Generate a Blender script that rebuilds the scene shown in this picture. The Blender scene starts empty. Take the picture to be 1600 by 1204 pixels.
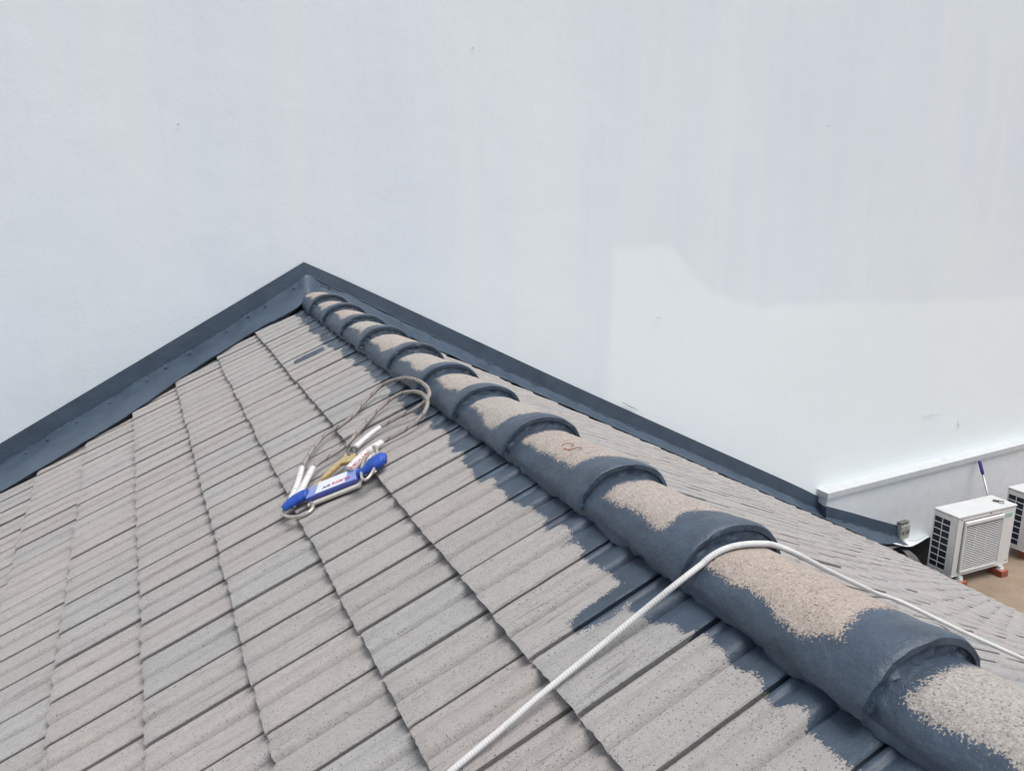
import bpy, bmesh, math, random
import numpy as np
from mathutils import Vector, Matrix, noise as mnoise

scene = bpy.context.scene
COL = scene.collection
R = math.radians

# ------------------------------------------------------------------ camera
FOC = 1292.1358                      # focal length for a 1600 px wide picture
YAW, PITCH, ROLL = 0.42917644, 0.24399058, -0.0070561
_f = np.array([math.sin(YAW)*math.cos(PITCH), math.cos(YAW)*math.cos(PITCH), -math.sin(PITCH)])
_r = np.array([math.cos(YAW), -math.sin(YAW), 0.0]); _d = np.cross(_f, _r)
_r2 = math.cos(ROLL)*_r + math.sin(ROLL)*_d
_d2 = -math.sin(ROLL)*_r + math.cos(ROLL)*_d
CAM = np.array([_r2, _d2, _f])
cam = bpy.data.cameras.new("camera")
cam.sensor_width = 36.0; cam.sensor_fit = 'HORIZONTAL'
cam.lens = FOC/1600*36
cam.clip_start = 0.05; cam.clip_end = 2000
camo = bpy.data.objects.new("camera", cam); COL.objects.link(camo)
camo.matrix_world = Matrix(((_r2[0], -_d2[0], -_f[0], 0), (_r2[1], -_d2[1], -_f[1], 0), (_r2[2], -_d2[2], -_f[2], 0), (0, 0, 0, 1)))
scene.camera = camo

# ------------------------------------------------------------------ sky and sun (bright overcast)
SUN_EL, SUN_AZ = R(74), R(140)       # azimuth clockwise from +Y
w = bpy.data.worlds.new("World"); scene.world = w; w.use_nodes = True
nt = w.node_tree
bg = nt.nodes["Background"]
sky = nt.nodes.new("ShaderNodeTexSky"); sky.sky_type = 'NISHITA'
sky.sun_disc = False; sky.sun_elevation = SUN_EL; sky.sun_rotation = SUN_AZ
sky.air_density = 1.0; sky.dust_density = 4.0; sky.ozone_density = 1.0
hs = nt.nodes.new("ShaderNodeHueSaturation"); hs.inputs["Saturation"].default_value = 0.55
nt.links.new(sky.outputs[0], hs.inputs["Color"]); nt.links.new(hs.outputs[0], bg.inputs[0])
bg.inputs[1].default_value = 0.13
sl = bpy.data.lights.new("sun", 'SUN'); sl.energy = 1.4; sl.angle = R(38); sl.color = (1.0, 0.97, 0.93)
so = bpy.data.objects.new("sun", sl); COL.objects.link(so)
_sd = Vector((math.sin(SUN_AZ)*math.cos(SUN_EL), math.cos(SUN_AZ)*math.cos(SUN_EL), math.sin(SUN_EL)))
so.rotation_euler = _sd.to_track_quat('Z', 'Y').to_euler()
so.location = _sd*30
scene.view_settings.view_transform = 'Standard'; scene.view_settings.look = 'None'
scene.view_settings.exposure = 0.52; scene.view_settings.gamma = 1.0
scene.view_settings.use_curve_mapping = False
scene.cycles.max_bounces = 8

# ------------------------------------------------------------------ where things are (metres from the lens)
RX = 1.316                           # ridge line x
TL, AL = math.tan(0.46343935), -1.62           # left slope  z = AL + TL*x
TR, AR = 0.505, -0.958                         # right slope z = AR - TR*(x-RX)
CL = math.cos(math.atan(TL)); CR = math.cos(math.atan(TR))
ZL = AL + TL*RX
GA, E0, PITCH_T = 0.347, 0.535, 0.2508         # course gauge, first course edge, tile width
EAVE_X = 8.75
def wall_y(x): return 7.1 + 0.085*(x - RX)
def ray(px, py):
    v = CAM.T @ np.array([px-800, py-602, FOC]); return v/np.linalg.norm(v)
def onL(px, py, h=0.0):
    v = ray(px, py); return Vector(v*((AL+h)/(v[2]-TL*v[0])))
def onR(px, py, h=0.0):
    v = ray(px, py); return Vector(v*((AR+TR*RX+h)/(v[2]+TR*v[0])))
def onW(px, py, off=0.0):
    v = ray(px, py); return Vector(v*((7.1-0.085*RX-off)/(v[1]-0.085*v[0])))
def onX(px, py, x): v = ray(px, py); return Vector(v*(x/v[0]))
def onZ(px, py, z): v = ray(px, py); return Vector(v*(z/v[2]))
NL = Vector((-TL, 0, 1)).normalized()
NR = Vector((TR, 0, 1)).normalized()
rnd = random.Random(7)
def nz(x, y, z=0.0, s=1.0): return mnoise.noise(Vector((x*s, y*s, z*s)))
def hsh(*a):
    return random.Random(str(a)).random()

# ------------------------------------------------------------------ object helpers
def link(name, me, mat=None, parent=None):
    o = bpy.data.objects.new(name, me); COL.objects.link(o)
    if mat is not None and me is not None:
        for m in (mat if isinstance(mat, (list, tuple)) else [mat]): me.materials.append(m)
    if parent is not None: o.parent = parent
    return o
def mesh(name, verts, faces, mat, parent=None, smooth=True, attrs=None, fmat=None, recalc=False):
    me = bpy.data.meshes.new(name)
    me.from_pydata([tuple(v) for v in verts], [], faces)
    if recalc:
        bm = bmesh.new(); bm.from_mesh(me); bmesh.ops.recalc_face_normals(bm, faces=bm.faces[:]); bm.to_mesh(me); bm.free()
    if smooth: me.polygons.foreach_set("use_smooth", [True]*len(me.polygons))
    for k, vals in (attrs or {}).items():
        vals = np.asarray(vals, dtype=np.float32)
        if vals.ndim == 1:
            a = me.attributes.new(k, 'FLOAT', 'POINT'); a.data.foreach_set("value", vals)
        else:
            a = me.attributes.new(k, 'FLOAT_VECTOR', 'POINT'); a.data.foreach_set("vector", vals.ravel())
    o = link(name, me, mat, parent)
    if fmat is not None: me.polygons.foreach_set("material_index", fmat)
    me.update()
    return o
def from_bm(name, bm, mat, parent=None, smooth=False):
    bmesh.ops.recalc_face_normals(bm, faces=bm.faces[:])
    me = bpy.data.meshes.new(name); bm.to_mesh(me); bm.free()
    if smooth: me.polygons.foreach_set("use_smooth", [True]*len(me.polygons))
    return link(name, me, mat, parent)
def empty(name, loc):
    o = bpy.data.objects.new(name, None); COL.objects.link(o); o.location = loc
    o.empty_display_size = 0.1
    return o
def tag(o, label=None, cat=None, group=None, kind=None):
    for k, v in (("label", label), ("category", cat), ("group", group), ("kind", kind)):
        if v: o[k] = v
    return o
def adopt(child, root):                # parent while keeping the built place
    child.parent = root
    child.matrix_parent_inverse = Matrix.Translation(root.location).inverted()
    return child
def box_bm(bm, c, size, rot=None, bev=0.0, seg=2):
    r = bmesh.ops.create_cube(bm, size=1.0)
    vs = r['verts']
    for v in vs:
        v.co = Vector((v.co.x*size[0], v.co.y*size[1], v.co.z*size[2]))
    if bev > 0:
        es = list({e for v in vs for e in v.link_edges})
        g = bmesh.ops.bevel(bm, geom=es, offset=bev, segments=seg, affect='EDGES', profile=0.5)
        vs = list({v for f in g['faces'] for v in f.verts} | {v for v in vs if v.is_valid})
    M = Matrix.Translation(Vector(c)) @ (rot.to_4x4() if rot is not None else Matrix.Identity(4))
    for v in vs: v.co = M @ v.co
    return vs
def box(name, c, size, mat, parent=None, rot=None, bev=0.0, seg=2):
    bm = bmesh.new(); box_bm(bm, c, size, rot, bev, seg)
    return from_bm(name, bm, mat, parent)
def catmull(pts, n=8):
    pts = [Vector(p) for p in pts]; out = []
    P = [pts[0]*2-pts[1]] + pts + [pts[-1]*2-pts[-2]]
    for i in range(1, len(P)-2):
        a, b, c, d = P[i-1], P[i], P[i+1], P[i+2]
        for k in range(n):
            t = k/n
            out.append(0.5*((2*b)+(c-a)*t+(2*a-5*b+4*c-d)*t*t+(3*b-a-3*c+d)*t**3))
    out.append(pts[-1]); return out
def tube(name, pts, rad, mat, parent=None, seg=10, closed=False, flat=1.0, up=None):
    """swept tube with arc-length (tu) and angle (tv) stored for braid patterns"""
    pts = [Vector(p) for p in pts]; n = len(pts)
    rads = rad if isinstance(rad, (list, tuple)) else [rad]*n
    verts, tu, tv = [], [], []
    L = 0.0
    prev = None
    for i, p in enumerate(pts):
        if closed: t = (pts[(i+1) % n]-pts[i-1])
        else: t = pts[min(i+1, n-1)]-pts[max(i-1, 0)]
        t.normalize()
        if prev is None:
            a = Vector(up) if up is not None else (Vector((0, 0, 1)) if abs(t.z) < 0.9 else Vector((1, 0, 0)))
            a = (a - t*a.dot(t)).normalized()
        else:
            a = (prev - t*prev.dot(t)).normalized()
        prev = a; b = t.cross(a)
        if i: L += (p-pts[i-1]).length
        for k in range(seg):
            ang = 2*math.pi*k/seg
            verts.append(p + (a*math.cos(ang)*flat + b*math.sin(ang))*rads[i]); tu.append(L); tv.append(k/seg)
    faces = []
    m = n if closed else n-1
    for i in range(m):
        for k in range(seg):
            faces.append((i*seg+k, i*seg+(k+1) % seg, ((i+1) % n)*seg+(k+1) % seg, ((i+1) % n)*seg+k))
    if not closed:
        faces.append(tuple(range(seg))[::-1]); faces.append(tuple((n-1)*seg+k for k in range(seg)))
    return mesh(name, verts, faces, mat, parent, True, {"tu": tu, "tv": tv}, recalc=True)

# ------------------------------------------------------------------ materials
class NB:
    def __init__(self, name):
        self.m = bpy.data.materials.new(name); self.m.use_nodes = True
        self.t = self.m.node_tree; self.b = self.t.nodes["Principled BSDF"]
        self.co = self.t.nodes.new("ShaderNodeTexCoord").outputs["Object"]
    def n(self, kind, **kw):
        nd = self.t.nodes.new(kind)
        for k, v in kw.items(): setattr(nd, k, v)
        return nd
    def put(self, sock, v):
        if isinstance(v, bpy.types.NodeSocket): self.t.links.new(v, sock)
        elif isinstance(v, (tuple, list)) and len(v) == 3 and sock.type == 'RGBA': sock.default_value = (*v, 1)
        else: sock.default_value = v
    def math(self, op, a, b=0.0, c=None, clamp=False):
        nd = self.n("ShaderNodeMath", operation=op); nd.use_clamp = clamp
        self.put(nd.inputs[0], a); self.put(nd.inputs[1], b)
        if c is not None: self.put(nd.inputs[2], c)
        return nd.outputs[0]
    def mix(self, f, a, b, blend='MIX'):
        nd = self.n("ShaderNodeMix", data_type='RGBA', blend_type=blend)
        self.put(nd.inputs[0], f); self.put(nd.inputs[6], a); self.put(nd.inputs[7], b)
        return nd.outputs[2]
    def scale(self, v, s):
        nd = self.n("ShaderNodeVectorMath", operation='MULTIPLY'); self.put(nd.inputs[0], v); nd.inputs[1].default_value = s
        return nd.outputs[0]
    def noise(self, sc, det=3, rough=0.55, vec=None, stretch=None, dist=0.0):
        nd = self.n("ShaderNodeTexNoise"); nd.inputs["Scale"].default_value = sc
        nd.inputs["Detail"].default_value = det; nd.inputs["Roughness"].default_value = rough
        nd.inputs["Distortion"].default_value = dist
        v = vec if vec is not None else self.co
        if stretch: v = self.scale(v, stretch)
        self.put(nd.inputs["Vector"], v); return nd.outputs[0]
    def voro(self, sc, vec=None, rnd=1.0):
        nd = self.n("ShaderNodeTexVoronoi"); nd.inputs["Scale"].default_value = sc
        nd.inputs["Randomness"].default_value = rnd
        self.put(nd.inputs["Vector"], vec if vec is not None else self.co); return nd.outputs["Distance"], nd.outputs["Color"]
    def ramp(self, v, lo, hi, a=0.0, b=1.0):
        nd = self.n("ShaderNodeMapRange"); nd.clamp = True
        self.put(nd.inputs[0], v); self.put(nd.inputs[1], lo); self.put(nd.inputs[2], hi); self.put(nd.inputs[3], a); self.put(nd.inputs[4], b)
        return nd.outputs[0]
    def attr(self, k, out="Fac"):
        nd = self.n("ShaderNodeAttribute"); nd.attribute_name = k; return nd.outputs[out]
    def bump(self, h, strength=0.5, dist=0.01, nrm=None):
        nd = self.n("ShaderNodeBump"); nd.inputs["Strength"].default_value = strength; nd.inputs["Distance"].default_value = dist
        self.put(nd.inputs["Height"], h)
        if nrm is not None: self.put(nd.inputs["Normal"], nrm)
        return nd.outputs[0]
    def done(self, col, rough=0.6, nrm=None, metal=0.0, spec=0.5):
        self.put(self.b.inputs["Base Color"], col); self.put(self.b.inputs["Roughness"], rough)
        self.put(self.b.inputs["Metallic"], metal); self.b.inputs["Specular IOR Level"].default_value = spec
        if nrm is not None: self.put(self.b.inputs["Normal"], nrm)
        return self.m

def mottled(name, col, rough=0.5, var=0.12, sc=20, bump=0.15, bsc=120, metal=0.0, spec=0.5, bd=0.002):
    b = NB(name)
    f = b.noise(sc, 4)
    lo = tuple(c*(1-var) for c in col); hi = tuple(min(1, c*(1+var)) for c in col)
    c = b.mix(b.ramp(f, 0.3, 0.7), lo, hi)
    return b.done(c, rough, b.bump(b.noise(bsc, 3), bump, bd), metal, spec)

PAINT = (0.048, 0.073, 0.106)
PAINT_D = (0.037, 0.053, 0.074)

def granular(name, attr_tint=True, fixed=(0.36, 0.33, 0.30), speck=0.75, kind='tile'):
    """worn concrete with dark grit; where attribute sd > 0 it is covered by blue-grey roof paint"""
    b = NB(name)
    base = b.attr("tint", "Vector") if attr_tint else fixed
    g1 = b.noise(260, 3, 0.7)
    g2 = b.noise(24, 4, 0.6)
    # grime drawn out down the slope (x) and broad blotches
    st = b.noise(1.0, 4, 0.6, stretch=(3.0, 26.0, 3.0))
    c = b.mix(b.ramp(st, 0.42, 0.72, 0.0, 0.22), base, b.mix(1.0, base, (0.62, 0.60, 0.58), 'MULTIPLY'))
    c = b.mix(b.ramp(g2, 0.42, 0.75, 0.0, 0.30), c, b.mix(1.0, base, (1.16, 1.13, 1.09), 'MULTIPLY'))
    c = b.mix(b.ramp(g1, 0.35, 0.62, 0.40, 0.0), c, b.mix(1.0, base, (0.55, 0.53, 0.51), 'MULTIPLY'))
    wob = b.n("ShaderNodeTexNoise"); wob.inputs["Scale"].default_value = 160; b.put(wob.inputs["Vector"], b.co)
    wv_ = b.n("ShaderNodeVectorMath", operation='MULTIPLY_ADD'); b.put(wv_.inputs[0], wob.outputs["Color"]); wv_.inputs[1].default_value = (0.007, 0.007, 0.007); b.put(wv_.inputs[2], b.co)
    vd, vc = b.voro(175 if kind == 'tile' else 130, vec=wv_.outputs[0])
    rr = b.n("ShaderNodeSeparateColor"); b.put(rr.inputs[0], vc)
    thr = b.ramp(rr.outputs[0], 0.42 if kind == 'tile' else 0.25, 1.0, 0.0, 0.42)
    dots = b.math('LESS_THAN', vd, thr)
    patchy = b.ramp(b.noise(9, 3), 0.30, 0.62, 0.60, 1.0)
    c = b.mix(b.math('MULTIPLY', b.math('MULTIPLY', dots, speck), patchy), c, (0.085, 0.080, 0.078))
    ds = b.noise(1.0, 3, 0.6, stretch=(5.0, 75.0, 5.0))
    c = b.mix(b.math('MULTIPLY', b.ramp(ds, 0.57, 0.67, 0.0, 0.66), b.ramp(b.noise(2.3, 3), 0.40, 0.66)), c, b.mix(1.0, base, (0.42, 0.40, 0.39), 'MULTIPLY'))
    if kind == 'cap':
        vd3, vc3 = b.voro(260)
        r3 = b.n("ShaderNodeSeparateColor"); b.put(r3.inputs[0], vc3)
        c = b.mix(b.ramp(r3.outputs[0], 0.50, 1.0, 0.0, 0.42), c, b.mix(1.0, base, (0.40, 0.37, 0.35), 'MULTIPLY'))
        c = b.mix(b.ramp(r3.outputs[1], 0.70, 1.0, 0.0, 0.45), c, (0.56, 0.51, 0.45))
    # lighter grains
    vd2, vc2 = b.voro(170)
    r2 = b.n("ShaderNodeSeparateColor"); b.put(r2.inputs[0], vc2)
    lt = b.math('MULTIPLY', b.math('LESS_THAN', vd2, 0.30), b.ramp(r2.outputs[1], 0.75, 0.8))
    c = b.mix(b.math('MULTIPLY', lt, 0.22), c, (0.58, 0.53, 0.48))
    sd = b.attr("sd")
    n_lo = b.math('SUBTRACT', b.noise(17, 3), 0.5)
    n_hi = b.math('SUBTRACT', b.noise(190, 2, 0.6), 0.5)
    e = b.math('ADD', sd, b.math('MULTIPLY', n_lo, 0.040))
    e = b.math('ADD', e, b.math('MULTIPLY', n_hi, 0.085 if kind == 'cap' else 0.052))
    pm = b.ramp(e, -0.0012, 0.0012)
    pf = b.noise(7, 4, 0.6)
    pc = b.mix(b.ramp(pf, 0.3, 0.7), PAINT_D, tuple(x*1.16 for x in PAINT))
    pc = b.mix(b.ramp(b.noise(300, 2), 0.62, 0.72, 0.0, 0.35), pc, (0.13, 0.16, 0.19))
    col = b.mix(pm, c, pc)
    rough = b.ramp(pm, 0, 1, 0.92, 0.38)
    hgt = b.math('ADD', b.math('MULTIPLY', g1, b.ramp(pm, 0, 1, 1.0, 0.40)), b.math('MULTIPLY', dots, -0.25))
    nrm = b.bump(hgt, 0.75, 0.004)
    nrm = b.bump(b.noise(28, 4, 0.6), 0.5 if kind == 'cap' else 0.3, 0.014, nrm)
    return b.done(col, rough, nrm, spec=0.45)

M_TILE = granular("tile_concrete")
M_CAP = granular("cap_concrete", kind='cap', speck=0.70)
def paint_mat(name, dark=1.0, rough=0.42):
    b = NB(name)
    f = b.noise(5, 5, 0.6); g = b.noise(2.0, 4, 0.6, stretch=(3, 3, 9))
    c = b.mix(b.ramp(f, 0.3, 0.7), tuple(x*dark*0.88 for x in PAINT), tuple(x*dark*1.18 for x in PAINT))
    c = b.mix(b.ramp(g, 0.55, 0.8, 0, 0.4), c, tuple(x*dark*1.35 for x in PAINT))
    nr = b.bump(b.noise(22, 4, 0.6), 0.35, 0.010)
    nr = b.bump(b.noise(130, 3), 0.35, 0.003, nr)
    return b.done(c, b.ramp(f, 0.3, 0.7, rough-0.07, rough+0.1), nr, spec=0.5)
M_PAINT = paint_mat("roof_paint")
M_UP = paint_mat("upstand_paint", 0.92, 0.45)

def wall_mat():
    b = NB("wall_render")
    sd = b.attr("sd")
    e = b.math('ADD', sd, b.math('MULTIPLY', b.math('SUBTRACT', b.noise(3.0, 4), 0.5), 0.14))
    pm = b.ramp(e, -0.055, 0.055)
    cool = (0.755, 0.812, 0.862); neut = (0.795, 0.845, 0.86); fresh = (0.838, 0.898, 0.89)
    st = b.noise(0.9, 4, 0.55, stretch=(2.2, 1.0, 0.22))
    bl = b.noise(0.35, 3, 0.5)
    c = b.mix(b.ramp(st, 0.35, 0.68), cool, neut)
    c = b.mix(b.ramp(bl, 0.42, 0.62, 0, 0.55), c, (0.80, 0.86, 0.86))
    st2 = b.noise(1.0, 3, 0.5, stretch=(9.0, 1.0, 0.5))
    c = b.mix(b.ramp(st2, 0.55, 0.8, 0.0, 0.35), c, (0.745, 0.78, 0.82))
    c = b.mix(pm, c, b.mix(b.ramp(st, 0.3, 0.7), fresh, (0.835, 0.89, 0.905)))
    vd, vc = b.voro(1.1)
    c = b.mix(b.math('LESS_THAN', vd, 0.012), c, (0.30, 0.30, 0.31))
    nr = b.bump(b.noise(2.6, 4), 0.12, 0.05)
    nr = b.bump(b.noise(60, 3), 0.16, 0.006, nr)
    return b.done(c, 0.62, nr, spec=0.3)
M_WALL = wall_mat()
M_MARK = mottled('wall_mark', (0.42, 0.43, 0.45), 0.8, 0.1, 60)
M_LEDGE = mottled("ledge_paint", (0.70, 0.735, 0.75), 0.5, 0.04, 6, 0.15, 40, bd=0.004)
def floor_mat():
    b = NB("terrace_screed")
    c = b.mix(b.ramp(b.noise(2.2, 5, 0.6), 0.3, 0.7), (0.215, 0.160, 0.115), (0.30, 0.235, 0.175))
    c = b.mix(b.ramp(b.noise(9, 5, 0.7), 0.5, 0.75, 0, 0.5), c, (0.17, 0.14, 0.115))
    return b.done(c, 0.85, b.bump(b.noise(70, 4), 0.4, 0.004), spec=0.3)
M_FLOOR = floor_mat()
M_SILL = mottled("dimmed_ledge_paint", (0.52, 0.545, 0.55), 0.55, 0.06, 6, 0.15, 40, bd=0.004)  # ledge paint darkened to offset the overbright light on its top
M_DARK = mottled("bitumen_and_shade", (0.022, 0.024, 0.028), 0.7, 0.3, 8, 0.5, 40, bd=0.01)  # also used as painted shade in the low corner recess
M_GROUND = mottled("yard_ground", (0.20, 0.17, 0.14), 0.9, 0.2, 1.5, 0.3, 20)
M_CASE = mottled("casing_paint", (0.68, 0.675, 0.645), 0.42, 0.03, 5, 0.05, 60)
M_CASE2 = mottled("dimmed_casing_paint", (0.52, 0.53, 0.53), 0.45, 0.05, 5, 0.05, 60)  # casing tone lowered to hold back the strong light on the lid
M_COIL = NB("coil_fins")
def _coil(b):
    wv = b.n("ShaderNodeTexWave", wave_type='BANDS', bands_direction='Z'); wv.inputs["Scale"].default_value = 40
    b.put(wv.inputs["Vector"], b.co)
    return b.done(b.mix(wv.outputs["Fac"], (0.010, 0.014, 0.030), (0.022, 0.030, 0.055)), 0.5, spec=0.4)
M_COIL = _coil(M_COIL)
M_BRICK = mottled("red_brick", (0.30, 0.085, 0.05), 0.85, 0.2, 30, 0.5, 120)
M_RUBBER = mottled("rubber_pad", (0.60, 0.60, 0.58), 0.7, 0.1, 40)
M_BLACK = mottled("black_plastic", (0.015, 0.015, 0.017), 0.5, 0.2, 40)
M_GREY = mottled("socket_plastic", (0.42, 0.43, 0.39), 0.5, 0.08, 20)
M_GREYD = mottled("socket_insert", (0.12, 0.12, 0.11), 0.5, 0.1, 40)
M_BADGE = mottled("badge_print", (0.30, 0.47, 0.44), 0.5, 0.2, 60)
M_ALU = mottled("aluminium", (0.45, 0.46, 0.48), 0.35, 0.08, 40, metal=0.6)
M_BLUEGRIP = mottled("blue_grip", (0.03, 0.035, 0.20), 0.45, 0.12, 40)
M_GOLD = mottled("yellow_zinc", (0.60, 0.46, 0.22), 0.36, 0.15, 60, metal=0.55)
M_STEEL = mottled("steel", (0.58, 0.55, 0.48), 0.32, 0.12, 60, metal=0.7)
M_SHRINK = mottled("blue_shrink", (0.012, 0.066, 0.36), 0.5, 0.2, 40, 0.3, 60, bd=0.004)
M_PACK = mottled("pack_cover", (0.19, 0.255, 0.54), 0.38, 0.10, 30, 0.25, 60, bd=0.004)
M_PACKSIDE = mottled("pack_side", (0.045, 0.062, 0.26), 0.45, 0.12, 30)
M_WHITE = mottled("white_label", (0.60, 0.63, 0.72), 0.5, 0.04, 30)
M_WEB = mottled("webbing", (0.55, 0.53, 0.47), 0.8, 0.1, 60, 0.5, 300)
M_RED = mottled("red_print", (0.50, 0.05, 0.07), 0.6, 0.1, 60)
M_INK = mottled("black_print", (0.03, 0.03, 0.05), 0.6, 0.1, 60)
M_CHALK = mottled("red_oxide_mark", (0.24, 0.13, 0.11), 0.9, 0.25, 90)
def rope_mat(name, ca, cb, cell=0.008, amt=0.35, tracer=None):
    b = NB(name)
    u, v = b.attr("tu"), b.attr("tv")
    k = 1.0/cell
    s1 = b.math('SINE', b.math('MULTIPLY', b.math('ADD', b.math('MULTIPLY', u, k), b.math('MULTIPLY', v, 4.0)), math.tau))
    s2 = b.math('SINE', b.math('MULTIPLY', b.math('SUBTRACT', b.math('MULTIPLY', u, k), b.math('MULTIPLY', v, 4.0)), math.tau))
    br = b.math('MAXIMUM', s1, s2)
    if tracer is None: br = b.math('SINE', b.math('MULTIPLY', b.math('ADD', b.math('MULTIPLY', u, k), b.math('MULTIPLY', v, 1.0)), math.tau))
    c = b.mix(b.ramp(br, -0.2, 0.9, amt, 0.0), ca, cb)
    c = b.mix(b.ramp(b.noise(35, 4), 0.48, 0.72, 0, 0.45), c, tuple(x*0.72 for x in ca))
    if tracer:
        tr = b.math('SINE', b.math('MULTIPLY', b.math('ADD', b.math('MULTIPLY', u, 11.0), b.math('MULTIPLY', v, 1.0)), math.tau))
        c = b.mix(b.ramp(tr, 0.86, 0.95, 0, 0.8), c, tracer)
    return b.done(c, 0.85, b.bump(br, 0.28 if tracer is None else 0.8, 0.0025), spec=0.2)
M_ROPE = rope_mat("white_braid", (0.62, 0.62, 0.61), (0.36, 0.36, 0.36), 0.0080, 0.13)
M_CORD = rope_mat("dirty_kernmantle", (0.43, 0.39, 0.36), (0.27, 0.24, 0.23), 0.008, 0.5, tracer=(0.15, 0.13, 0.13))
M_CORDD = M_CORD
def sleeve_mat():
    b = NB("white_shrink")
    u, v = b.attr("tu"), b.attr("tv")
    cv = b.n("ShaderNodeCombineXYZ"); b.put(cv.inputs[0], b.math('MULTIPLY', u, 95.0)); b.put(cv.inputs[1], b.math('MULTIPLY', v, 2.2))
    f = b.noise(1.0, 2, 0.5, vec=cv.outputs[0])
    c = b.mix(b.ramp(f, 0.60, 0.68, 0.0, 0.75), (0.60, 0.60, 0.60), (0.24, 0.24, 0.25))
    return b.done(c, 0.5, b.bump(f, 0.6, 0.004), spec=0.4)
M_SLEEVE = sleeve_mat()

# ------------------------------------------------------------------ ground, terrace, far yard
box("ground", (0, 0, -9.1), (400, 400, 0.2), M_GROUND)["kind"] = "structure"
FLZ = -5.02
bm = bmesh.new()
box_bm(bm, (13.3, 1.43, FLZ-0.25), (8.0, 10.9, 0.5))
box_bm(bm, (13.9, 7.18, FLZ-0.25), (6.8, 0.6, 0.5))
tag(from_bm("terrace_floor", bm, M_FLOOR), kind="structure")
tag(box("gutter_bed", (9.6, 1.8, FLZ-0.62), (3.0, 11.4, 0.2), M_DARK), kind="structure")  # near-black for grime and for painted-in shade of the sunken corner

# ------------------------------------------------------------------ the big white wall
wall = empty("rendered_wall", (4.0, wall_y(4.0), -9.0))
tag(wall, "tall blank white painted wall rising behind the tiled roof", "wall")
def build_wall():
    P = [(962, 386), (1052, 384), (1078, 425), (1112, 455), (1150, 474), (1200, 481), (1300, 473), (1450, 471), (1600, 464), (1700, 462)]
    pts = [onW(*p) for p in P]
    bx = np.array([p.x for p in pts]); bz = np.array([p.z for p in pts])
    xs = np.concatenate([np.arange(-12, 3, 0.25), np.arange(3, 12, 0.06), np.arange(12, 22.1, 0.5)])
    zs = np.concatenate([np.arange(-9, -4.5, 0.5), np.arange(-4.5, 0, 0.06), np.arange(0, 7.1, 0.25)])
    verts, sd = [], []
    xl = onW(962, 386).x; xl2 = onW(948, 620).x
    zl2 = onW(948, 620).z
    for z in zs:
        for x in xs:
            verts.append((x, wall_y(x) + 0.012*nz(x, 0, z, 0.5), z))
            top = np.interp(x, bx, bz)
            tt = min(max((z-zl2)/(bz[0]-zl2), 0), 1)
            le = xl2 + (xl-xl2)*tt
            d = min(top - z, x - le)
            sd.append(max(-0.4, min(0.4, d)))
    nx, nzv = len(xs), len(zs)
    faces = [(j*nx+i, j*nx+i+1, (j+1)*nx+i+1, (j+1)*nx+i) for j in range(nzv-1) for i in range(nx-1)]
    o = mesh("wall_face", verts, faces, M_WALL, None, True, {"sd": sd}); adopt(o, wall)
    # body of the wall behind the rendered face
    bm = bmesh.new()
    x0, x1 = -12, 22
    c = [(x0, wall_y(x0)+0.03), (x1, wall_y(x1)+0.03), (x1, wall_y(x1)+0.4), (x0, wall_y(x0)+0.4)]
    lo = [bm.verts.new((a, b_, -9)) for a, b_ in c]; hi = [bm.verts.new((a, b_, 7.0)) for a, b_ in c]
    bm.faces.new(lo[::-1]); bm.faces.new(hi)
    for i in range(4): bm.faces.new((lo[i], lo[(i+1) % 4], hi[(i+1) % 4], hi[i]))
    adopt(from_bm("masonry", bm, M_LEDGE), wall)
build_wall()
for pa_, pb_, w_ in (((972, 628), (997, 640.5), 0.006), ((1496.5, 656), (1498.5, 670), 0.005), ((277.5, 193), (280.5, 195.5), 0.007), ((738, 74), (741, 76.5), 0.004), ((1440, 650), (1470, 646), 0.003), ((1026, 497), (1034, 494), 0.004)):
    a_, b_ = onW(*pa_, 0.016), onW(*pb_, 0.016)
    adopt(tube("scuff_mark", [a_, a_.lerp(b_, .5), b_], [w_*0.4, w_, w_*0.3], M_MARK, None, 6), wall)
# ledge and the thicker lower wall beneath it
LB = onW(1277, 763)                    # back left corner of the ledge top
LZ = LB.z
LF = onZ(1294, 771, LZ)                # front left corner
PRO = wall_y(LF.x) - LF.y
LX = LF.x
def slab(name, x0, x1, off0, off1, z0, z1, mat, bev=0.008, jag=None):
    bm = bmesh.new()
    n = 24
    rows = []
    for i in range(n+1):
        x = x0+(x1-x0)*i/n
        j = jag(x) if jag else 0.0
        rows.append([bm.verts.new((x, wall_y(x)-off0, z0+j)), bm.verts.new((x, wall_y(x)-off1, z0+j)), bm.verts.new((x, wall_y(x)-off1, z1)), bm.verts.new((x, wall_y(x)-off0, z1))])
    for i in range(n):
        for k in range(4):
            bm.faces.new((rows[i][k], rows[i][(k+1) % 4], rows[i+1][(k+1) % 4], rows[i+1][k]))
    bm.faces.new(rows[0]); bm.faces.new(rows[-1][::-1])
    if bev:
        es = [e for e in bm.edges if e.is_boundary is False and len(e.link_faces) == 2 and e.calc_face_angle(0) > 0.8]
        bmesh.ops.bevel(bm, geom=es, offset=bev, segments=2, affect='EDGES')
    return from_bm(name, bm, mat)
LOWO = PRO - 0.035                     # how far the lower wall stands out
WB = onW(1424, 848, LOWO).z            # its bottom edge
adopt(slab("ledge", LX, 20, -0.02, PRO, LZ-0.075, LZ, M_SILL), wall)
adopt(slab("ledge_drip", LX+0.02, 20, -0.02, PRO-0.018, LZ-0.105, LZ-0.075, M_LEDGE, 0), wall)
adopt(slab("lower_wall", LX+0.03, 20, -0.02, LOWO, WB, LZ-0.105, M_LEDGE, 0), wall)

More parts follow.
